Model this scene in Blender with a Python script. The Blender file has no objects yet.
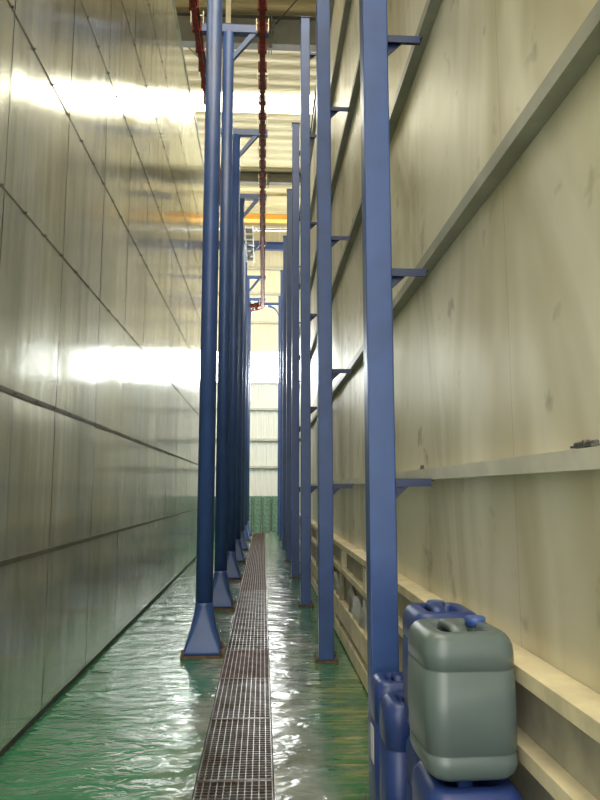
import bpy, bmesh, math, random
from mathutils import Vector, Matrix
random.seed(4)
S = bpy.context.scene
COL = S.collection
PI = math.pi
CAMH = 1.45

# ---------------------------------------------------------------- materials
def nodes_of(name):
    m = bpy.data.materials.new(name); m.use_nodes = True
    nt = m.node_tree
    return m, nt, nt.nodes['Principled BSDF']

def N(nt, t, **kw):
    n = nt.nodes.new(t)
    for k, v in kw.items():
        if k.startswith('i_'):
            n.inputs[k[2:].replace('_', ' ')].default_value = v
        else:
            setattr(n, k, v)
    return n

def coords(nt, scale=(1, 1, 1), kind='Object'):
    tc = N(nt, 'ShaderNodeTexCoord'); mp = N(nt, 'ShaderNodeMapping')
    mp.inputs['Scale'].default_value = scale
    nt.links.new(tc.outputs[kind], mp.inputs[0])
    return mp.outputs[0]

def noise(nt, scale_vec, detail=4, rough=.55, scale=1.0, dist=0.0):
    n = N(nt, 'ShaderNodeTexNoise')
    n.inputs['Scale'].default_value = scale; n.inputs['Detail'].default_value = detail
    n.inputs['Roughness'].default_value = rough; n.inputs['Distortion'].default_value = dist
    nt.links.new(coords(nt, scale_vec), n.inputs['Vector'])
    return n.outputs['Fac']

def ramp(nt, fac, stops, interp='LINEAR'):
    r = N(nt, 'ShaderNodeValToRGB'); r.color_ramp.interpolation = interp
    e = r.color_ramp.elements
    while len(e) < len(stops): e.new(.5)
    for el, (p, c) in zip(e, stops):
        el.position = p
        el.color = (c, c, c, 1) if isinstance(c, (int, float)) else (*c, 1)
    nt.links.new(fac, r.inputs[0])
    return r.outputs[0]

def mix(nt, fac, a, b, mode='MIX'):
    m = N(nt, 'ShaderNodeMix', data_type='RGBA', blend_type=mode)
    for s, v in ((0, fac), (6, a), (7, b)):
        if hasattr(v, 'is_linked'): nt.links.new(v, m.inputs[s])
        elif s == 0: m.inputs[0].default_value = v
        else: m.inputs[s].default_value = (*v, 1)
    return m.outputs[2]

def math_(nt, op, a, b=0.0, clamp=False):
    m = N(nt, 'ShaderNodeMath', operation=op); m.use_clamp = clamp
    for i, v in enumerate((a, b)):
        if hasattr(v, 'is_linked'): nt.links.new(v, m.inputs[i])
        else: m.inputs[i].default_value = v
    return m.outputs[0]

def bump(nt, b, h, strength, dist):
    n = N(nt, 'ShaderNodeBump'); n.inputs['Strength'].default_value = strength; n.inputs['Distance'].default_value = dist
    nt.links.new(h, n.inputs['Height'])
    nt.links.new(n.outputs[0], b.inputs['Normal'])
    return n

def simple(name, c, rough=.5, metal=0, var=.25, nscale=6.0, c2=None, b=0.0):
    m, nt, p = nodes_of(name)
    f = noise(nt, (1, 1, 1), 5, .6, nscale)
    lo = c2 or tuple(x*(1-var) for x in c)
    nt.links.new(ramp(nt, f, [(.35, lo), (.65, c)]), p.inputs['Base Color'])
    p.inputs['Roughness'].default_value = rough; p.inputs['Metallic'].default_value = metal
    if b: bump(nt, p, f, b, .01)
    return m

def emit(name, c, s):
    m, nt, p = nodes_of(name)
    p.inputs['Base Color'].default_value = (*c, 1)
    p.inputs['Emission Color'].default_value = (*c, 1); p.inputs['Emission Strength'].default_value = s
    return m

M = {}
M['blue'] = simple('blue_enamel', (.036, .08, .25), .38, 0, .25, 3)
M['darkblue'] = simple('blue_bracket', (.016, .03, .095), .4)
M['rust'] = simple('rusty_plate', (.16, .10, .06), .8, .2, .5, 20)
M['bolt'] = simple('dull_bolt', (.12, .12, .11), .5, .7)
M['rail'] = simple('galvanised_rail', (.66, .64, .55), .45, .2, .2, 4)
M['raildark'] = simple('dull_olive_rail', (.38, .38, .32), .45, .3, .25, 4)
M['cream'] = simple('cream_steel', (.72, .63, .42), .5, 0, .3, 5)
M['creamweb'] = simple('cream_web_dark', (.40, .37, .28), .6, 0, .35, 5)  # darker cream for the back web and lower uprights
M['track'] = simple('oxide_red_track', (.15, .036, .02), .6, 0, .5, 9)
M['chain'] = simple('red_chain', (.22, .032, .017), .6, 0, .4, 14)
for k_ in ('track', 'chain'): M[k_].node_tree.nodes['Principled BSDF'].inputs['Specular IOR Level'].default_value = .15
M['hanger'] = simple('pale_hanger', (.75, .66, .48), .45, .1, .2)
M['roofsteel'] = simple('grey_roof_steel', (.12, .115, .085), .6, .1, .2, 3)
M['orange'] = simple('crane_yellow', (.85, .42, .05), .5, 0, .15, 3)
M['pipe'] = simple('bright_duct', (.75, .75, .75), .25, .8, .1)
M['grate'] = simple('worn_grate_steel', (.30, .295, .28), .32, .8, .3, 5, c2=(.13, .09, .065))
M['rustgrate'] = simple('rusted_grate_steel', (.21, .165, .145), .42, .6, .3, 7, c2=(.11, .07, .055))
M['pit'] = simple('drain_pit', (.015, .015, .013), .7)
M['bluecan'] = simple('blue_polyethylene', (.02, .042, .17), .38, 0, .12, 5)
M['bluecap'] = simple('blue_cap', (.04, .09, .30), .4, 0, .1)
M['greycan'] = simple('grey_polyethylene', (.098, .130, .130), .3, 0, .1, 5)
M['label'] = simple('paper_label', (.62, .60, .55), .7, 0, .12, 20)
M['roll'] = simple('green_netting', (.19, .32, .24), .75, 0, .5, 18, c2=(.07, .15, .10), b=.5)
M['tray'] = simple('tray_steel', (.75, .76, .76), .35, .4, .1)
M['purlin'] = simple('wall_purlin', (.50, .50, .45), .6, .1, .1)
M['film'] = simple('pale_film', (.52, .51, .46), .3, 0, .35, 4, b=.5)
M['dark'] = simple('dark_joint_backing', (.05, .05, .045), .8)  # dark backing behind the sheets, visible in the joints
M['window'] = emit('daylit_pane', (.92, .97, 1), 26.0)
M['skylight'] = emit('skylight_panel', (1, .95, .76), 7.0)

# floor: green epoxy, worn to pale grey beside the drain, brush-streaked patch by the cans
m, nt, p = nodes_of('green_epoxy_floor')
tc = N(nt, 'ShaderNodeTexCoord'); sx = N(nt, 'ShaderNodeSeparateXYZ'); nt.links.new(tc.outputs['Object'], sx.inputs[0])
X, Y = sx.outputs[0], sx.outputs[1]
base = ramp(nt, noise(nt, (1, .6, 1), 5, .6, 1.6), [(.3, (.014, .10, .045)), (.7, (.034, .16, .08))])
grey = ramp(nt, noise(nt, (1, 1, 1), 6, .65, 3.0), [(.3, (.12, .15, .125)), (.7, (.25, .265, .225))])
wear = noise(nt, (1, .5, 1), 5, .6, 1.7)
d1 = math_(nt, 'ABSOLUTE', math_(nt, 'ADD', X, .02))
k = math_(nt, 'SUBTRACT', math_(nt, 'ADD', .58, math_(nt, 'MULTIPLY', math_(nt, 'SUBTRACT', wear, .5), 1.1)), d1)
k = math_(nt, 'MULTIPLY', k, 3.2, True)
c = mix(nt, k, base, grey)
st = noise(nt, (1.6, 15, 1), 6, .7, 1.3, .5)
streak = ramp(nt, st, [(.3, (.03, .12, .05)), (.47, (.07, .17, .07)), (.55, (.20, .21, .09)), (.66, (.34, .33, .17))])
a = math_(nt, 'MULTIPLY', math_(nt, 'SUBTRACT', X, .30), 7, True)
b_ = math_(nt, 'MULTIPLY', math_(nt, 'SUBTRACT', 6.6, Y), 1.2, True)
wob = math_(nt, 'MULTIPLY', math_(nt, 'SUBTRACT', noise(nt, (1, 1, 1), 4, .6, 2.2), .36), 5, True)
c = mix(nt, math_(nt, 'MULTIPLY', math_(nt, 'MULTIPLY', a, b_), wob), c, streak)
stain = ramp(nt, noise(nt, (1, 1, 1), 6, .7, 2.3, 1.2), [(.36, (.42, .40, .30)), (.5, (1, 1, 1))])
c = mix(nt, math_(nt, 'MULTIPLY', k, .8), c, mix(nt, 1.0, c, stain, 'MULTIPLY'))
nt.links.new(c, p.inputs['Base Color'])
nt.links.new(ramp(nt, noise(nt, (1, 1, 1), 5, .6, 4), [(.3, .07), (.7, .2)]), p.inputs['Roughness'])
h1 = math_(nt, 'ADD', noise(nt, (1.0, 1.8, 1), 4, .55, 5.5, .6), math_(nt, 'MULTIPLY', noise(nt, (1.0, 1.6, 1), 2, .5, 2.0, .3), 1.8))
bump(nt, p, h1, .5, .022)
p.inputs['Specular IOR Level'].default_value = .55
M['floor'] = m

# polished metal cladding on the left
m, nt, p = nodes_of('polished_sheet_cladding')
v = noise(nt, (1, 7, .25), 4, .6, 1.5)
cc = ramp(nt, v, [(.3, (.62, .63, .56)), (.7, (.86, .86, .78))])
dirt = ramp(nt, noise(nt, (1, 1.4, .5), 6, .65, 1.3, .4), [(.33, (.72, .72, .62)), (.6, (1, 1, 1))])
nt.links.new(mix(nt, 1.0, cc, dirt, 'MULTIPLY'), p.inputs['Base Color'])
p.inputs['Metallic'].default_value = .74
nt.links.new(ramp(nt, noise(nt, (1, 9, .4), 4, .6, 1.7), [(.3, .13), (.7, .24)]), p.inputs['Roughness'])
p.inputs['Anisotropic'].default_value = .75
tg = N(nt, 'ShaderNodeTangent', direction_type='RADIAL', axis='Z'); nt.links.new(tg.outputs[0], p.inputs['Tangent'])
hb = math_(nt, 'ADD', math_(nt, 'MULTIPLY', noise(nt, (1, 1.2, .5), 2, .4, 1.0), 1.0), math_(nt, 'MULTIPLY', noise(nt, (1, 12, .35), 2, .5, 1.0), .004))
bump(nt, p, hb, .5, .05)
M['cladding'] = m
M['seam'] = simple('seam_strip_metal', (.17, .16, .12), .5, .5, .3, 8)  # dull dark metal of the battens along the horizontal seams

# stained cream sheet on the right
m, nt, p = nodes_of('stained_cream_sheet')
cc = ramp(nt, noise(nt, (1, .8, .5), 5, .6, 1.1, .5), [(.3, (.66, .62, .49)), (.7, (.80, .76, .62))])
strk = ramp(nt, noise(nt, (1, 1.35, .45), 3, .55, 1.0, .9), [(.36, (.56, .52, .34)), (.56, (1, 1, 1))])
spots = ramp(nt, noise(nt, (1, 1, 1), 3, .5, 5.0), [(.27, (.45, .43, .35)), (.37, (1, 1, 1))])
c = mix(nt, .75, cc, strk, 'MULTIPLY'); c = mix(nt, .7, c, spots, 'MULTIPLY')
nt.links.new(c, p.inputs['Base Color'])
p.inputs['Roughness'].default_value = .42; p.inputs['Metallic'].default_value = .25
bump(nt, p, noise(nt, (1, 1.1, .5), 3, .5, 1.2), .5, .04)
M['sheet'] = m

m, nt, p = nodes_of('quilted_roof_lining')
cc = ramp(nt, noise(nt, (.6, 5, 1), 5, .6, 1.2), [(.3, (.44, .36, .18)), (.7, (.60, .51, .29))])
nt.links.new(cc, p.inputs['Base Color']); p.inputs['Roughness'].default_value = .5
bump(nt, p, noise(nt, (.8, 4, 1), 4, .6, 2.0, .5), .7, .05)
M['ceil'] = m
m, nt, p = nodes_of('profiled_wall_sheet')
sx = N(nt, 'ShaderNodeSeparateXYZ'); nt.links.new(coords(nt), sx.inputs[0])
up = math_(nt, 'MULTIPLY', math_(nt, 'SUBTRACT', sx.outputs[2], 6.6), 20, True)
cc = mix(nt, up, (.74, .75, .71), (.80, .74, .54))
nt.links.new(cc, p.inputs['Base Color']); p.inputs['Roughness'].default_value = .5
M['endsheet'] = m

# ---------------------------------------------------------------- mesh helpers
class MB:
    def __init__(s): s.bm = bmesh.new()
    def box(s, x0, x1, y0, y1, z0, z1, mat=None):
        v = [s.bm.verts.new((x, y, z)) for x in (x0, x1) for y in (y0, y1) for z in (z0, z1)]
        for f in ((0, 1, 3, 2), (4, 6, 7, 5), (0, 4, 5, 1), (2, 3, 7, 6), (0, 2, 6, 4), (1, 5, 7, 3)):
            s.bm.faces.new([v[i] for i in f])
        return s
    def cyl(s, a, b, r, r2=None, n=20):
        a, b = Vector(a), Vector(b); r2 = r if r2 is None else r2
        q = (b-a).to_track_quat('Z', 'Y')
        A = [s.bm.verts.new(a + q @ Vector((r*math.cos(2*PI*i/n), r*math.sin(2*PI*i/n), 0))) for i in range(n)]
        B = [s.bm.verts.new(b + q @ Vector((r2*math.cos(2*PI*i/n), r2*math.sin(2*PI*i/n), 0))) for i in range(n)]
        for i in range(n):
            f = s.bm.faces.new((A[i], A[(i+1) % n], B[(i+1) % n], B[i])); f.smooth = True
        s.bm.faces.new(A[::-1]); s.bm.faces.new(B)
        return s
    def prism(s, pts, off):                        # polygon extruded along off
        off = Vector(off)
        A = [s.bm.verts.new(p) for p in pts]; B = [s.bm.verts.new(Vector(p)+off) for p in pts]
        n = len(pts)
        s.bm.faces.new(A[::-1]); s.bm.faces.new(B)
        for i in range(n): s.bm.faces.new((A[i], A[(i+1) % n], B[(i+1) % n], B[i]))
        return s
    def sweep(s, path, prof):                      # prof (side, up) swept along a level path
        rings = []
        for i, p in enumerate(path):
            t = (Vector(path[min(i+1, len(path)-1)]) - Vector(path[max(i-1, 0)])).normalized()
            side = t.cross(Vector((0, 0, 1)))
            rings.append([s.bm.verts.new(Vector(p) + side*a + Vector((0, 0, b))) for a, b in prof])
        n = len(prof)
        for r0, r1 in zip(rings, rings[1:]):
            for i in range(n): s.bm.faces.new((r0[i], r0[(i+1) % n], r1[(i+1) % n], r1[i]))
        s.bm.faces.new(rings[0][::-1]); s.bm.faces.new(rings[-1])
        return s
    def loft(s, rings, smooth=True, cap=True):
        R = [[s.bm.verts.new(p) for p in r] for r in rings]
        n = len(R[0])
        for r0, r1 in zip(R, R[1:]):
            for i in range(n):
                f = s.bm.faces.new((r0[i], r0[(i+1) % n], r1[(i+1) % n], r1[i])); f.smooth = smooth
        if cap: s.bm.faces.new(R[0][::-1]); s.bm.faces.new(R[-1])
        return s
    def build(s, name, mat, parent=None, bev=0, loc=None):
        bmesh.ops.recalc_face_normals(s.bm, faces=s.bm.faces)
        me = bpy.data.meshes.new(name); s.bm.to_mesh(me); s.bm.free()
        me.materials.append(M[mat])
        o = bpy.data.objects.new(name, me); COL.objects.link(o)
        if parent: o.parent = parent
        if loc: o.location = loc
        if bev:
            b = o.modifiers.new('edge', 'BEVEL'); b.width = bev; b.segments = 2; b.limit_method = 'ANGLE'
        return o

def rrect(hw, hd, r, z, n=9, cx=0, cy=0):
    out = []
    for qx, qy, a0 in ((1, 1, 0), (-1, 1, PI/2), (-1, -1, PI), (1, -1, 3*PI/2)):
        for k_ in range(n):
            q = a0 + PI/2*k_/(n-1)
            out.append((cx+qx*(hw-r)+r*math.cos(q), cy+qy*(hd-r)+r*math.sin(q), z))
    return out

def tag(o, label=None, cat=None, group=None, kind=None):
    for k_, v_ in (('label', label), ('category', cat), ('group', group), ('kind', kind)):
        if v_: o[k_] = v_
    return o
def thing(name, loc, label, cat, group=None):
    o = bpy.data.objects.new(name, None); COL.objects.link(o); o.location = loc
    return tag(o, label, cat, group)
def struct(mb, name, mat, label, cat):
    return tag(mb.build(name, mat), label, cat, None, 'structure')
def copy_thing(root, loc, label):
    r = root.copy(); COL.objects.link(r); r.location = loc; r['label'] = label
    for ch in list(root.children):
        c_ = ch.copy(); COL.objects.link(c_); c_.parent = r
        for g in list(ch.children):
            d_ = g.copy(); COL.objects.link(d_); d_.parent = c_
    return r

# ---------------------------------------------------------------- setting
LX, RX = -1.425, .86              # faces of the two cladding walls
DX0, DX1, DY1 = -.328, .066, 23.4 # drain channel
HX, Y0, Y1 = 9.0, -9.0, 25.6      # the hall
CZ = 11.65

mb = MB()
mb.box(-HX, DX0, Y0, Y1, -.3, 0).box(DX1, HX, Y0, Y1, -.3, 0).box(DX0, DX1, DY1, Y1, -.3, 0).box(DX0, DX1, Y0, -.6, -.3, 0)
fl = struct(mb, 'floor', 'floor', 'glossy green painted concrete floor worn pale beside the drain', 'floor')
mb = MB(); mb.box(DX0-.02, DX1+.02, -.6, DY1, -.34, -.22)
struct(mb, 'trim_1', 'pit', 'dark bottom of the drain channel under the grates', 'drain channel')

# left cladding: separate sheets with narrow dark seams and rivet rows
mb = MB()
ys = [-1.6, -.5, .6, 1.7, 2.8, 3.62, 4.72, 5.82, 6.9, 7.97, 9.05, 10.15, 11.25, 12.35, 13.45, 14.55, 15.65, 16.8]
zs = [.035, 1.05, 2.0, 3.08, 4.13, 5.18, 6.23, 7.28, 8.85]
for a, b in zip(ys, ys[1:]):
    for c0, c1 in zip(zs, zs[1:]):
        g = .005; n = 12; ph = random.uniform(0, 6); pull = random.uniform(.6, 1.2)
        bow = random.uniform(-.001, .0025); tl = random.uniform(-.0015, .0015); tz = random.uniform(-.0015, .0015)
        V = []
        for i in range(n+1):
            row = []
            for j in range(n+1):
                u, w = i/n, j/n
                x = LX + bow*(1-(2*u-1)**2)*(1-(2*w-1)**2) + tl*(u-.5) + tz*(w-.5)
                # sheet edge pulled in along the riveted seam
                if c1 < 2.5: x -= .0065*pull*(1+.35*math.sin(ph+u*5))*max(0, (w-.72)/.28)**2
                row.append(mb.bm.verts.new((x, a+g+(b-a-2*g)*u, c0+g+(c1-c0-2*g)*w)))
            V.append(row)
        for i in range(n):
            for j in range(n):
                f = mb.bm.faces.new((V[i][j], V[i+1][j], V[i+1][j+1], V[i][j+1])); f.smooth = True
wl = struct(mb, 'wall_left', 'cladding', 'tall polished metal clad wall on the left with riveted seams', 'wall')
mb = MB(); mb.box(LX-3.2, LX-.03, ys[0], ys[-1], .0, 8.83)
mb.box(LX-.03, LX+.004, ys[0], ys[-1], 0, .035)
mb.build('backing', 'dark', wl)
mb = MB()
for z in zs[1:-1]:
    w = .014 if z in (1.05, 2.0) else .006
    mb.box(LX-.018, LX+.003, ys[0], ys[-1], z-w, z+w)
mb.build('seam_strip', 'seam', wl)
mb = MB()
y = .6
while y < 16.5:
    for z in zs[2:-1]: mb.cyl((LX, y, z), (LX+.016, y, z), .010, .006, 8)
    y += .37
mb.build('rivet_row', 'bolt', wl)['kind'] = 'stuff'
mb = MB(); mb.box(LX-.03, LX+.02, ys[0], ys[-1], 8.83, 8.88); mb.build('top_edge', 'cladding', wl)

# right cladding
mb = MB()
yr = [-1.6, -.4, 1.0, 2.3, 3.6, 4.9, 6.2, 7.5, 8.8, 10.1, 11.4, 12.7, 14.0, 15.3, 16.6, 17.9]
for a, b in zip(yr, yr[1:]):
    n = 8; bow = random.uniform(.0, .006)
    V = []
    for i in range(n+1):
        u = i/n
        V.append([mb.bm.verts.new((RX - bow*(1-(2*u-1)**2), a+.0006+(b-a-.0012)*u, z)) for z in (0, 2, 4, 6, 8.1)])
    for i in range(n):
        for j in range(4):
            f = mb.bm.faces.new((V[i][j], V[i][j+1], V[i+1][j+1], V[i+1][j])); f.smooth = True
wr = struct(mb, 'wall_right', 'sheet', 'tall stained cream sheet wall on the right', 'wall')
mb = MB(); mb.box(RX+.012, RX+3.6, yr[0], yr[-1], 0, 8.08); mb.build('backing', 'dark', wr)
mb = MB(); mb.box(RX-.03, RX+.05, yr[0], yr[-1], 8.08, 8.16); mb.build('top_edge', 'roofsteel', wr)

# roof, end wall, hall sides
def wave(y0, y1):
    mb = MB(); n = int((y1-y0)/.05); rows = []
    for i in range(n+1):
        y = y0 + (y1-y0)*i/n
        z = CZ + .022*math.sin(y*2*PI/.42)
        rows.append([mb.bm.verts.new((x, y, z)) for x in (-HX, -3, 0, 3, HX)])
    for r0, r1 in zip(rows, rows[1:]):
        for j in range(4):
            f = mb.bm.faces.new((r0[j], r0[j+1], r1[j+1], r1[j])); f.smooth = True
    return mb
SY0, SY1 = 16.5, 17.4
mb = wave(Y0, SY0); top2 = wave(SY1, Y1)
ce = struct(mb, 'ceiling', 'ceil', 'pale quilted roof lining high above the aisle', 'ceiling')
top2.build('far_bay', 'ceil', ce)
mb = MB(); mb.box(-HX, HX, SY0, SY1, CZ, CZ+.03)
sk = struct(mb, 'window_1', 'skylight', 'bright translucent skylight strip across the roof', 'skylight')
WZ0, WZ1 = 5.5, 6.68
def profiled(z0, z1, zz=None):
    mb = MB(); x = -HX; pts = []
    while x < HX:
        pts += [(x, 0), (x+.12, 0), (x+.14, -.05), (x+.18, -.05)]; x += .2
    for (a, d0), (b, d1_) in zip(pts, pts[1:]):
        v = [mb.bm.verts.new(q) for q in ((a, Y1+d0, z0), (b, Y1+d1_, z0), (b, Y1+d1_, z1), (a, Y1+d0, z1))]
        mb.bm.faces.new(v)
    return mb
wb = struct(profiled(0, WZ0), 'wall_back', 'endsheet', 'pale profiled sheet wall closing the far end', 'wall')
profiled(WZ1, CZ+.05).build('upper_sheet', 'endsheet', wb)
mb = MB(); mb.box(-HX, HX, Y1+.02, Y1+.04, WZ0, WZ1)
wn = struct(mb, 'window_2', 'window', 'overexposed window band high in the far wall', 'window')
mb = MB()
for z in (6.15, 6.48): mb.box(-HX, HX, Y1-.02, Y1+.01, z-.025, z+.025)
x = -HX
while x < HX: mb.box(x-.02, x+.02, Y1-.02, Y1+.01, WZ0, WZ1); x += 3.0
mb.build('window_frame', 'purlin', wn)
for i, z in enumerate((2.3, 3.32, 4.47, 5.46, 7.82, 8.95, 9.95)):
    mb = MB(); mb.box(-HX, HX, Y1-.15, Y1-.055, z-.04, z+.04)
    struct(mb, 'trim_%d' % (i+2), 'purlin', 'horizontal wall rail number %d up on the far wall' % (i+1), 'wall rail')
mb = MB(); mb.box(-HX-.1, -HX, Y0, Y1, 0, CZ+.1); struct(mb, 'wall_side', 'endsheet', 'outer hall wall beyond the metal clad booth', 'wall')
mb = MB(); mb.box(HX, HX+.1, Y0, Y1, 0, CZ+.1); struct(mb, 'wall_side.001', 'endsheet', 'outer hall wall beyond the cream booth', 'wall')

# ---------------------------------------------------------------- roof steel
def rafter(y, z0, z1, label):
    t = thing('roof_rafter', (0, y, z0), label, 'roof beam', 'steel rafters under the roof')
    h = z1-z0
    mb = MB(); mb.box(-HX, HX, -.008, .008, .015, h-.015); mb.build('web', 'roofsteel', t)
    mb = MB(); mb.box(-HX, HX, -.11, .11, 0, .015); mb.build('flange', 'roofsteel', t)
    mb = MB(); mb.box(-HX, HX, -.11, .11, h-.015, h); mb.build('flange', 'roofsteel', t)
    mb = MB(); mb.box(.05, .075, -.12, .12, -.1, h); mb.box(.10, .125, -.12, .12, -.1, h)
    for k_ in range(5):
        for xx in (.05, .125): mb.cyl((xx-.03, -.07, .05+k_*h*.2), (xx+.03, -.07, .05+k_*h*.2), .02, n=8)
    mb.build('splice_plate', 'roofsteel', t)
    return t
rafter(13.6, 10.95, 11.62, 'deep grey roof beam with bolted splice crossing nearest the camera')
rafter(20.9, 11.27, 11.62, 'grey roof beam beyond the skylight strip, farther from the camera')
t = thing('crane_girder', (0, 22.4, 10.62), 'orange overhead crane girder hung under the roof near the far wall', 'crane girder')
mb = MB(); mb.box(-3, 1, -.15, .15, 0, .02); mb.box(-3, 1, -.15, .15, .16, .18); mb.box(-3, 1, -.12, -.1, .02, .16); mb.box(-3, 1, .1, .12, .02, .16); mb.box(.97, 1, -.15, .15, .0, CZ-10.62); mb.build('box_girder', 'orange', t)
mb = MB(); mb.box(-3, 1, -.03, .03, .18, .24); mb.box(-2.6, -2.5, -.05, .05, .24, CZ-10.6); mb.build('rail', 'roofsteel', t)
t = thing('duct_pipe', (0, 23.1, 10.62), 'bright metal pipe running across below the orange crane girder', 'pipe')
mb = MB(); mb.cyl((-HX, 0, 0), (HX, 0, 0), .09); mb.build('pipe_run', 'pipe', t)
for x in range(-8, 9, 2):
    mb = MB(); mb.cyl((x-.03, 0, 0), (x+.03, 0, 0), .11).box(x-.01, x+.01, -.01, .01, .1, CZ-10.6); mb.build('hanger_collar', 'roofsteel', t)
t = thing('tie_beam', (0, 24.9, 10.5), 'blue grey steel beam across the far wall below the pipe', 'beam')
mb = MB(); mb.box(-HX, HX, -.1, .1, 0, .02).box(-HX, HX, -.1, .1, .26, .28).box(-HX, HX, -.01, .01, .02, .26); mb.build('i_section', 'blue', t)
t = thing('roof_drop_post', (-.78, 12.9, 10.9), 'short tan post dropping from the roof above the second round post', 'post')
mb = MB(); mb.box(-.05, .05, -.05, .05, 0, .76); mb.build('shaft', 'hanger', t)
mb = MB(); mb.box(-.09, .09, -.09, .09, -.015, 0); mb.build('foot_plate', 'roofsteel', t)
for i, (a, b, lab) in enumerate((((-2.4, 13.6, 11.6), (-.9, 16.3, 11.66), 'thin dark roof tie rod left of the conveyor'), ((.2, 13.6, 11.5), (1.8, 11.0, 11.66), 'thin dark roof tie rod right of the conveyor near the first beam'))):
    mb = MB(); mb.cyl(a, b, .014, n=8); tag(mb.build('tie_rod', 'roofsteel'), lab, 'tie rod')
t = thing('building_column', (-1.95, 17.3, 0), 'square blue hall column rising behind the polished left wall', 'column')
mb = MB(); mb.box(-.13, .13, -.13, .13, .02, 11.2); mb.build('shaft', 'blue', t)
mb = MB(); mb.box(-.25, .25, -.2, .2, 0, .02); mb.build('base_plate', 'rust', t)

# ---------------------------------------------------------------- round posts on the left
ARMZ = 7.74
ORD = ['nearest', 'second', 'third', 'fourth', 'fifth', 'sixth', 'seventh']
def make_round_post():
    t = thing('conveyor_post', (0, 0, 0), '', 'post', 'round blue posts left of the drain')
    mb = MB(); mb.cyl((0, 0, .02), (0, 0, ARMZ), .078, n=28); mb.build('shaft', 'blue', t)
    mb = MB(); rings = []
    for z, hw, rr in ((.02, .165, .02), (.05, .163, .02), (.11, .146, .03), (.22, .116, .05), (.34, .091, .068), (.42, .081, .08), (.45, .079, .079)):
        rings.append(rrect(hw, hw, min(rr, hw*.999), z))
    mb.loft(rings); mb.build('flared_foot', 'blue', t)
    mb = MB(); mb.box(-.185, .185, -.185, .185, 0, .02); mb.build('base_plate', 'rust', t)
    for sx_ in (-1, 1):
        for sy_ in (-1, 1):
            mb = MB(); mb.cyl((sx_*.168, sy_*.168, .02), (sx_*.168, sy_*.168, .075), .009, n=8); mb.cyl((sx_*.168, sy_*.168, .02), (sx_*.168, sy_*.168, .04), .018, n=6)
            mb.build('bolt', 'rust', t)
    mb = MB(); mb.box(-.42, .56, -.05, .05, ARMZ, ARMZ+.012).box(-.42, .56, -.05, -.038, ARMZ+.012, ARMZ+.1).box(-.42, .56, .038, .05, ARMZ+.012, ARMZ+.1).box(-.42, .56, -.05, .05, ARMZ+.1, ARMZ+.112)
    mb.build('arm', 'blue', t)
    mb = MB(); mb.prism([(.07, -.035, ARMZ-.40), (.07, -.035, ARMZ-.31), (.30, -.035, ARMZ), (.39, -.035, ARMZ)], (0, .07, 0)); mb.build('brace', 'blue', t)
    return t
LP = [6.35, 8.75, 11.5, 14.2, 17.0, 19.9, 22.3]
proto = make_round_post()
for i, y in enumerate(LP):
    lab = 'round blue steel post with flared foot, %s along the left row from the camera' % ORD[i]
    if i == 0: proto.location = (-.522, y, 0); proto['label'] = lab
    else: copy_thing(proto, (-.522, y, 0), lab)

# ---------------------------------------------------------------- square posts on the right
RAILS = [1.5, 2.53, 3.78, 5.06, 6.32, 7.55]
PX = .55; POSTH = 8.06
def make_square_post():
    t = thing('support_post', (0, 0, 0), '', 'post', 'square blue posts right of the drain')
    w = .064
    mb = MB(); mb.box(-w, w, -w, w, .015, POSTH); mb.build('shaft', 'blue', t, bev=.008)
    mb = MB(); mb.box(-.10, .10, -.10, .10, 0, .015); mb.build('base_plate', 'rust', t)
    for sx_ in (-1, 1):
        for sy_ in (-1, 1):
            mb = MB(); mb.cyl((sx_*.083, sy_*.083, .015), (sx_*.083, sy_*.083, .06), .008, n=8); mb.cyl((sx_*.083, sy_*.083, .015), (sx_*.083, sy_*.083, .035), .014, n=6)
            mb.build('bolt', 'bolt', t)
    mb = MB(); mb.box(-.075, .075, -.075, .075, POSTH, POSTH+.012); mb.build('cap_plate', 'darkblue', t)
    for z in RAILS:
        mb = MB(); L = .80-PX
        mb.box(w, L, -.03, .03, z-.006, z+.004).box(w, L-.012, -.03, -.022, z-.034, z-.006)
        mb.prism([(w, .0, z-.10), (w, .0, z-.006), (w+.10, .0, z-.006)], (0, .01, 0))
        mb.build('bracket', 'darkblue', t)
    return t
RP = [3.24, 6.05, 8.85, 11.65, 14.4, 17.2, 20.05, 22.8]
proto = make_square_post()
ORD2 = ['nearest and widest', 'second', 'third', 'fourth', 'fifth', 'sixth', 'seventh', 'last']
for i, y in enumerate(RP):
    lab = 'square blue steel post, %s along the right row from the camera' % ORD2[i]
    if i == 0: lab = 'square blue steel post standing just behind the plastic cans'; proto.location = (PX+.008, y, 0); proto['label'] = lab; last = proto
    else: last = copy_thing(proto, (PX, y, 0), lab)
mb = MB(); mb.box(-.9, -.06, -.05, .05, ARMZ, ARMZ+.1); mb.build('cross_arm', 'blue', last)
mb = MB()
poly = [(-.06-.36*(1-math.cos(q)), -.03, ARMZ-.36+.36*math.sin(q)) for q in [k_*PI/2/8 for k_ in range(9)]]
mb.loft([[a, b, Vector(b)+Vector((0, .06, 0)), Vector(a)+Vector((0, .06, 0))] for a, b in zip(poly, [(p_[0]-.0, p_[1], p_[2]-.07) for p_ in poly])], smooth=False)
mb.build('curved_brace', 'blue', last)

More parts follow.
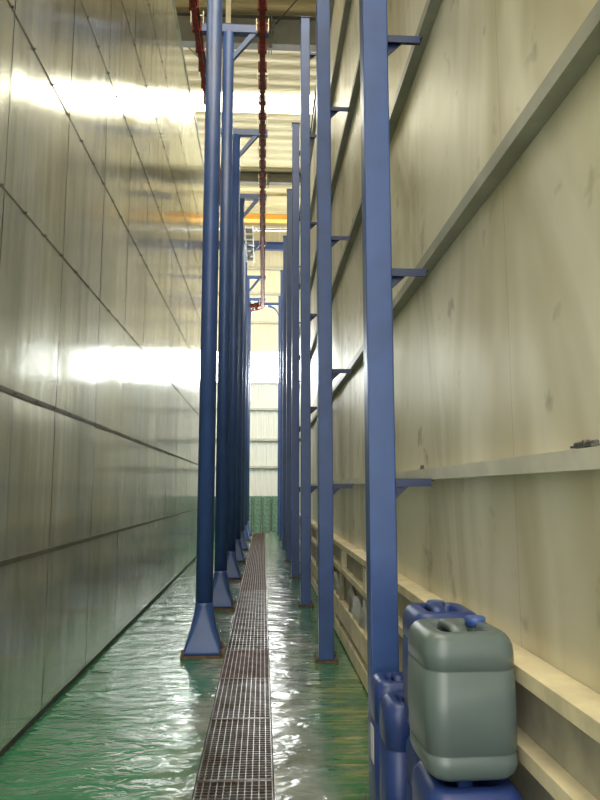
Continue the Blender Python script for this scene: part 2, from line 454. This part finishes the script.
# wall rails on the right
RN = ['lowest, pale rail at eye height', 'second rail from the bottom', 'third rail from the bottom', 'fourth rail from the bottom', 'fifth rail from the bottom', 'topmost rail']
for i, z in enumerate(RAILS):
    t = thing('wall_rail', (RX, 0, z + (.04 if i else .004)), 'long steel rail along the cream wall, %s' % RN[i], 'rail', 'horizontal rails on the cream wall')
    mb = MB(); mb.box(-.062, .02, yr[0], yr[-1], -.004, .0).box(-.062, -.058, yr[0], yr[-1], .0, .046).box(-.062, .0, yr[0], yr[-1], .046, .05)
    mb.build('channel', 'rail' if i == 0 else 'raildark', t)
    if i == 0:
        for y in (1.72, 3.55):
            mb = MB(); mb.cyl((-.025, y, .05), (-.025, y, .075), .010, n=8).box(-.04, -.01, y-.018, y+.018, .05, .056)
            mb.build('bolt', 'bolt', t)
        mb = MB(); mb.box(-.04, -.01, 1.66, 1.78, .056, .062).cyl((-.025, 1.66, .066), (-.025, 1.78, .066), .006, n=8); mb.build('latch', 'bolt', t)

# stepped ledge frame at the foot of the right wall
t = thing('ledge_frame', (0, 0, 0), 'long stepped cream steel frame along the foot of the right wall', 'ledge frame')
FX = .752
E0, E1 = -1.4, 17.8
mb = MB(); mb.box(FX, RX-.002, E0, E1, .925, .935).box(FX, FX+.008, E0, E1,   .89, .925); mb.build('top_ledge', 'cream', t)
mb = MB(); mb.box(FX, RX-.002, E0, E1, .70, .71).box(FX, FX+.008, E0, E1,   .665, .70); mb.build('middle_ledge', 'cream', t)
mb = MB(); mb.box(FX, RX-.002, 3.3, E1, .37, .38).box(FX, FX+.008, 3.3, E1, .21, .37); mb.build('lower_ledge', 'cream', t)
mb = MB(); mb.box(FX, RX-.002, 3.3, E1, .13, .14).box(FX, FX+.008, 3.3, E1, .02, .13); mb.build('bottom_ledge', 'cream', t)
mb = MB(); mb.box(RX-.05, RX-.04, E0, E1, .02, .925); mb.build('back_web', 'creamweb', t)
y = 5.1
while y < E1-.3:
    mb = MB(); mb.box(FX+.004, FX+.05, y, y+.12, .71, .875); mb.build('upright', 'cream', t)
    y += 1.5
y = 3.9
while y < E1-.3:
    mb = MB(); mb.box(FX+.006, FX+.05, y, y+.1, 0, .65); mb.build('upright', 'creamweb', t)
    y += 2.9
for a in (4.1, 5.3, 7.0):
    mb = MB(); rings = []
    for k_ in range(9):
        yy = a + k_*.11
        rings.append([(FX+.02+.012*math.sin(k_*2.1), yy, .385), (FX+.03+.01*math.cos(k_*1.7), yy, .5), (FX+.022+.012*math.sin(k_*1.3), yy+.04, .62-.1*abs(math.sin(k_*.9))), (FX+.05, yy+.04, .62-.1*abs(math.sin(k_*.9))), (FX+.05, yy, .385)])
    mb.loft(rings); tag(mb.build('plastic_sheet', 'film'), ['crumpled pale plastic sheet stuffed in the ledge frame beyond the nearest square post', 'crumpled pale plastic sheet in the ledge frame, middle one of three', 'crumpled pale plastic sheet in the ledge frame, farthest of three'][(4.1, 5.3, 7.0).index(a)], 'plastic sheet', 'plastic sheets in the ledge frame')

# ---------------------------------------------------------------- drain grates
def make_grate(y, L, mat, fine):
    t = thing('drain_grate', (0, y, 0), '', 'drain grate', 'steel grates over the floor drain')
    x0, x1 = DX0+.006, DX1-.006
    mb = MB(); n = 11
    for k_ in range(1, n):
        x = x0 + (x1-x0)*k_/n
        mb.box(x-.0026, x+.0026, .008, L-.008, -.034, -.002)
    if fine:
        q = .03
        while q < L-.02: mb.box(x0, x1, q-.0025, q+.002, -.014, -.006); q += .033
    else:
        q = .08
        while q < L-.04: mb.box(x0, x1, q-.003, q+.003, -.016, -.003); q += .10
    mb.build('bars', mat, t)
    mb = MB(); mb.box(x0, x0+.006, .003, L-.003, -.036, -.001).box(x1-.006, x1, .003, L-.003, -.036, -.001).box(x0, x1, .003, .009, -.036, -.001).box(x0, x1, L-.009, L-.003, -.036, -.001)
    mb.build('frame', mat, t)
    return t
gy = -.6; gi = 0
lens = [.95]*26
GR = ['drain grate at the near bottom edge of the floor']
words_ = ['first', 'second', 'third', 'fourth', 'fifth', 'sixth', 'seventh', 'eighth', 'ninth', 'tenth', 'eleventh', 'twelfth', 'thirteenth', 'fourteenth', 'fifteenth', 'sixteenth', 'seventeenth', 'eighteenth', 'nineteenth', 'twentieth', 'twenty-first', 'twenty-second']
gy = 2.72; i = 0
while gy + .93 < DY1 + .05:
    rusty = gy > 9.5 or i == 3
    g = make_grate(gy, .938, 'rustgrate' if rusty else 'grate', gy < 6.2)
    g['label'] = '%s steel drain grate, %s in line from the camera' % ('rusty brown' if rusty else 'worn grey', words_[i])
    gy += .94; i += 1
# hidden stretch of the drain under the camera is a plain cover
mb = MB(); mb.box(DX0+.004, DX1-.004, -.59, 2.715, -.03, -.002)
struct(mb, 'trim_9', 'rustgrate', 'drain cover reaching back below the camera', 'drain cover')
mb = MB()
for xx in (DX0-.02, DX1): mb.box(xx, xx+.02, -.6, DY1, -.22, -.037)
struct(mb, 'trim_10', 'pit', 'ledge angles carrying the grates in the drain channel', 'drain edge')

# ---------------------------------------------------------------- overhead conveyor
TZ = 7.50
TX0, TX1, TYE = -.05, -.90, 21.6
R_ = (TX0-TX1)/2
path = [(TX0, y, TZ) for y in [-4 + .6*k_ for k_ in range(44)] if y < TYE]
path += [(TX0-R_+R_*math.cos(q), TYE+R_*math.sin(q), TZ) for q in [PI*k_/16 for k_ in range(17)]]
path += [(TX1, y, TZ) for y in [TYE - .6*k_ for k_ in range(1, 44)]]
t = thing('overhead_conveyor', (0, 0, 0), 'long red brown overhead chain conveyor looping above the aisle', 'conveyor')
mb = MB(); mb.sweep(path, [(-.04, .06), (.04, .06), (.04, .075), (-.04, .075)]); mb.sweep(path, [(-.04, -.06), (.04, -.06), (.04, -.045), (-.04, -.045)]); mb.sweep(path, [(-.008, -.045), (.008, -.045), (.008, .06), (-.008, .06)])
mb.build('track', 'track', t)
# walk the path for trolleys
P = [Vector(p_) for p_ in path]
def along(step):
    out = []; acc = 0
    for a, b in zip(P, P[1:]):
        L = (b-a).length
        while acc < L:
            out.append((a+(b-a)*acc/L, (b-a).normalized())); acc += step
        acc -= L
    return out
def frame_mat(p_, d_):
    s_ = d_.cross(Vector((0, 0, 1)))
    return Matrix(((s_.x, d_.x, 0, p_.x), (s_.y, d_.y, 0, p_.y), (s_.z, d_.z, 1, p_.z), (0, 0, 0, 1)))
mb = MB()
for s_ in (-1, 1):
    mb.cyl((s_*.014, 0, -.02), (s_*.034, 0, -.02), .03, n=12)
mb.box(-.06, -.042, -.025, .025, -.13, .01).box(.042, .06, -.025, .025, -.13, .01).box(-.06, .06, -.02, .02, -.13, -.10)
tro = mb.build('trolley', 'chain', t)
spots = [q for q in along(.42)]
vis = [q for q in spots if (q[0].y > 5.5)]
first = True
for (p_, d_) in vis[:99]:
    o = tro if first else tro.copy()
    if not first: COL.objects.link(o); o.parent = t
    first = False
    o.matrix_local = frame_mat(p_, d_)
mb = MB()
for p_, d_ in along(.105):
    if p_.y < 5: continue
    mt = frame_mat(p_, d_); n0 = len(mb.bm.verts)
    mb.box(-.032, .032, -.045, .045, -.165, -.135)
    mb.bm.verts.ensure_lookup_table()
    for v_ in mb.bm.verts[n0:]: v_.co = mt @ v_.co
ch = mb.build('chain', 'chain', t); ch['kind'] = 'stuff'
mb = MB()
mb.box(-.085, -.075, -.03, .03, -.03, .15).box(.075, .085, -.03, .03, -.03, .15).box(-.085, .085, -.03, .03, .075, .09)
hg = mb.build('hanger', 'hanger', t); first = True
for p_, d_ in along(1.12):
    if p_.y < 6.5 or p_.y > 22.2: continue
    o = hg if first else hg.copy()
    if not first: COL.objects.link(o); o.parent = t
    first = False
    o.matrix_local = frame_mat(p_, d_)

# ladder tray hung from the arms
t = thing('hanging_cable_ladder', (-.35, 14.32, 7.12), 'short pale cable ladder with dark rungs hung beside the fourth round post', 'cable ladder')
for s_ in (-1, 1):
    mb = MB(); mb.box(s_*.085-.012, s_*.085+.012, 0, 2.2, 0, .07); mb.build('side_rail', 'tray', t)
for k_ in range(6):
    mb = MB(); mb.box(-.073, .073, .08+k_*.37, .25+k_*.37, .01, .03); mb.build('rung', 'roofsteel', t)
mb = MB(); mb.box(-.113, -.088, -.05, .05, 0, .05); mb.build('bracket', 'darkblue', t)

# ---------------------------------------------------------------- green rolls at the far end
def make_roll():
    mb = MB(); rings = []; n = 22; H = 1.24
    for k_ in range(63):
        z = H*k_/62
        r = .1575 + .002*math.sin(k_*PI*.5) + (.001 if k_ % 10 == 5 else 0)
        if k_ == 0 or k_ == 62: r = .15
        rings.append([(r*math.cos(2*PI*i/n), r*math.sin(2*PI*i/n), z) for i in range(n)])
    mb.loft(rings); return mb.build('netting_roll', 'roll')
roll = make_roll(); xs = [-1.81+.322*q for q in range(10)]
for i, x in enumerate(xs):
    o = roll if i == 0 else roll.copy()
    if i: COL.objects.link(o)
    o.location = (x, 24.1, 0.002); o.rotation_euler = (0, .012, 0)
    tag(o, 'green ribbed roll standing by the far wall, %s from the left of its row' % words_[i], 'roll', 'green rolls at the end of the aisle')
    o.location.z = .005

# ---------------------------------------------------------------- plastic cans
def make_can(mat, cap, loc, rot, w, d, h, label, cap_at=(.30, .30), lab=None):
    t = thing('jerrycan', loc, label, 'jerrycan', 'plastic jerrycans beside the post')
    t.rotation_euler = (0, 0, rot)
    hw, hd = w/2, d/2
    mb = MB()
    prof = [(.0, .035, .035), (.004, .022, .045), (.018, .008, .052), (.04, .001, .056), (.17*h, 0, .058), (.175*h, .0035, .055), (.19*h, .0035, .055), (.195*h, 0, .058),
            (.45*h, -.003, .058), (.735*h, 0, .058), (.74*h, .0035, .055), (.755*h, .0035, .055), (.76*h, 0, .058), (h-.055, 0, .058), (h-.034, .003, .056), (h-.018, .010, .052), (h-.007, .019, .046), (h-.0015, .028, .04), (h, .036, .036), (h, .050, .03),
            (h-.002, .058, .026), (h-.012, .062, .024), (h-.045, .068, .02)]
    mb.loft([rrect(hw-i_, hd-i_, r, z) for z, i_, r in prof])
    mb.build('body', mat, t)
    # moulded handle bridging the recess front to back, with rounded legs
    mb = MB(); L = hd-.055
    rings = []
    for k_ in range(13):
        u = -1 + 2*k_/12
        z = h - .045 + .047*(1-abs(u)**5)
        rings.append([(a_*.02 - .02, u*L, z + b_*.011) for a_, b_ in ((-1, -1), (1, -1), (1.15, 0), (1, 1), (-1, 1), (-1.15, 0))])
    mb.loft(rings); mb.build('handle', mat, t)
    cx, cy = cap_at[0]*w, cap_at[1]*d
    mb = MB(); mb.cyl((cx, cy, h-.046), (cx, cy, h-.012), .026, n=24); nk = mb.build('neck', mat, t)
    mb = MB(); n = 36
    mb.loft([[( cx+(rr+(.0015 if i % 2 else 0))*math.cos(2*PI*i/n), cy+(rr+(.0015 if i % 2 else 0))*math.sin(2*PI*i/n), z) for i in range(n)] for rr, z in ((.031, h-.016), (.031, h+.008), (.027, h+.012))])
    mb.build('cap', cap, t)
    if lab:
        mb = MB(); y0_, z0_, y1_, z1_ = lab; mb.box(-hw-.0045, -hw-.002, y0_, y1_, z0_, z1_); mb.build('paper_label', 'label', t)['label'] = 'torn pale paper label'
    return t
LH = .625
make_can('bluecan', 'bluecap', (.60, 3.005, 0), .0, .265, .225, LH+.035, 'tall blue jerrycan with torn label, directly in front of the nearest square post', (.27, -.15), (-.05, .33, .02, .47))
make_can('bluecan', 'bluecap', (.60, 2.765, 0), .0, .262, .225, LH+.02, 'tall blue jerrycan in front of the one with the torn label', (.26, -.15))
make_can('bluecan', 'bluecap', (.628, 2.45, 0), .0, .23, .27, LH-.03, 'blue jerrycan on the floor carrying the upper blue jerrycan', (.26, -.15))
make_can('bluecan', 'bluecap', (.600, 2.10, 0), .0, .275, .30, LH, 'blue jerrycan on the floor under the grey jerrycan', (.3, .3))
make_can('bluecan', 'bluecap', (.631, 2.455, LH-.012), .0, .238, .28, .425, 'blue jerrycan stacked behind the grey jerrycan', (.0, .25))
make_can('greycan', 'bluecap', (.594, 2.11, LH+.018), .03, .265, .29, .40, 'big grey jerrycan with blue cap, on top of a blue one', (.30, .25))

# ---------------------------------------------------------------- light
def area(name, loc, rot, sx_, sy_, power, col):
    l = bpy.data.lights.new(name, 'AREA'); l.shape = 'RECTANGLE'; l.size = sx_; l.size_y = sy_; l.energy = power; l.color = col
    o = bpy.data.objects.new(name, l); COL.objects.link(o); o.location = loc; o.rotation_euler = rot
    return o
area('hall_lamp', (0, 4.0, 11.4), (0, 0, 0), 3.0, 9.0, 650, (1, .92, .70))
area('hall_lamp', (0, -5.5, 11.2), (0, 0, 0), 8, 5.0, 900, (1, .93, .74))
area('skylight_daylight', (0, 16.9, 11.6), (0, 0, 0), 8.0, .8, 420, (1, .95, .78))
for s_ in (-1, 1): area('end_wall_fill', (s_*4.5, 20.5, 6.5), (PI/2, 0, s_*.45), 1.5, 3.0, 230, (1, .97, .90))  # fill lights added out of view to brighten the end wall
area('window_daylight', (0, 25.4, 6.1), (-PI/2, 0, 0), 12.0, 1.1, 550, (.93, .97, 1))
for s_ in (-1, 1): area('roof_lining_fill', (s_*8.8, 9, 10.0), (0, s_*PI/2, 0), 1.6, 28, 330, (1, .93, .72))  # unseen lights added along both hall sides to lift the roof lining

w = bpy.data.worlds.new('World'); S.world = w; w.use_nodes = True
bg = w.node_tree.nodes['Background']; bg.inputs[0].default_value = (.98, .98, .93, 1); bg.inputs[1].default_value = 5.0

# ---------------------------------------------------------------- camera
cam = bpy.data.cameras.new('camera'); co = bpy.data.objects.new('camera', cam); COL.objects.link(co)
cam.sensor_fit = 'VERTICAL'; cam.sensor_height = 24; cam.lens = 680/800*24; cam.clip_start = .05
pit = math.atan(90/680); yaw = math.atan(37/680*math.cos(pit))
co.location = (0, 0, CAMH); co.rotation_euler = (PI/2+pit, 0, -yaw)
S.camera = co
S.view_settings.view_transform = 'Standard'; S.view_settings.look = 'None'; S.view_settings.gamma = 1
S.view_settings.use_curve_mapping = False; S.view_settings.exposure = 0.08
S.cycles.use_denoising = True
S.cycles.max_bounces = 8
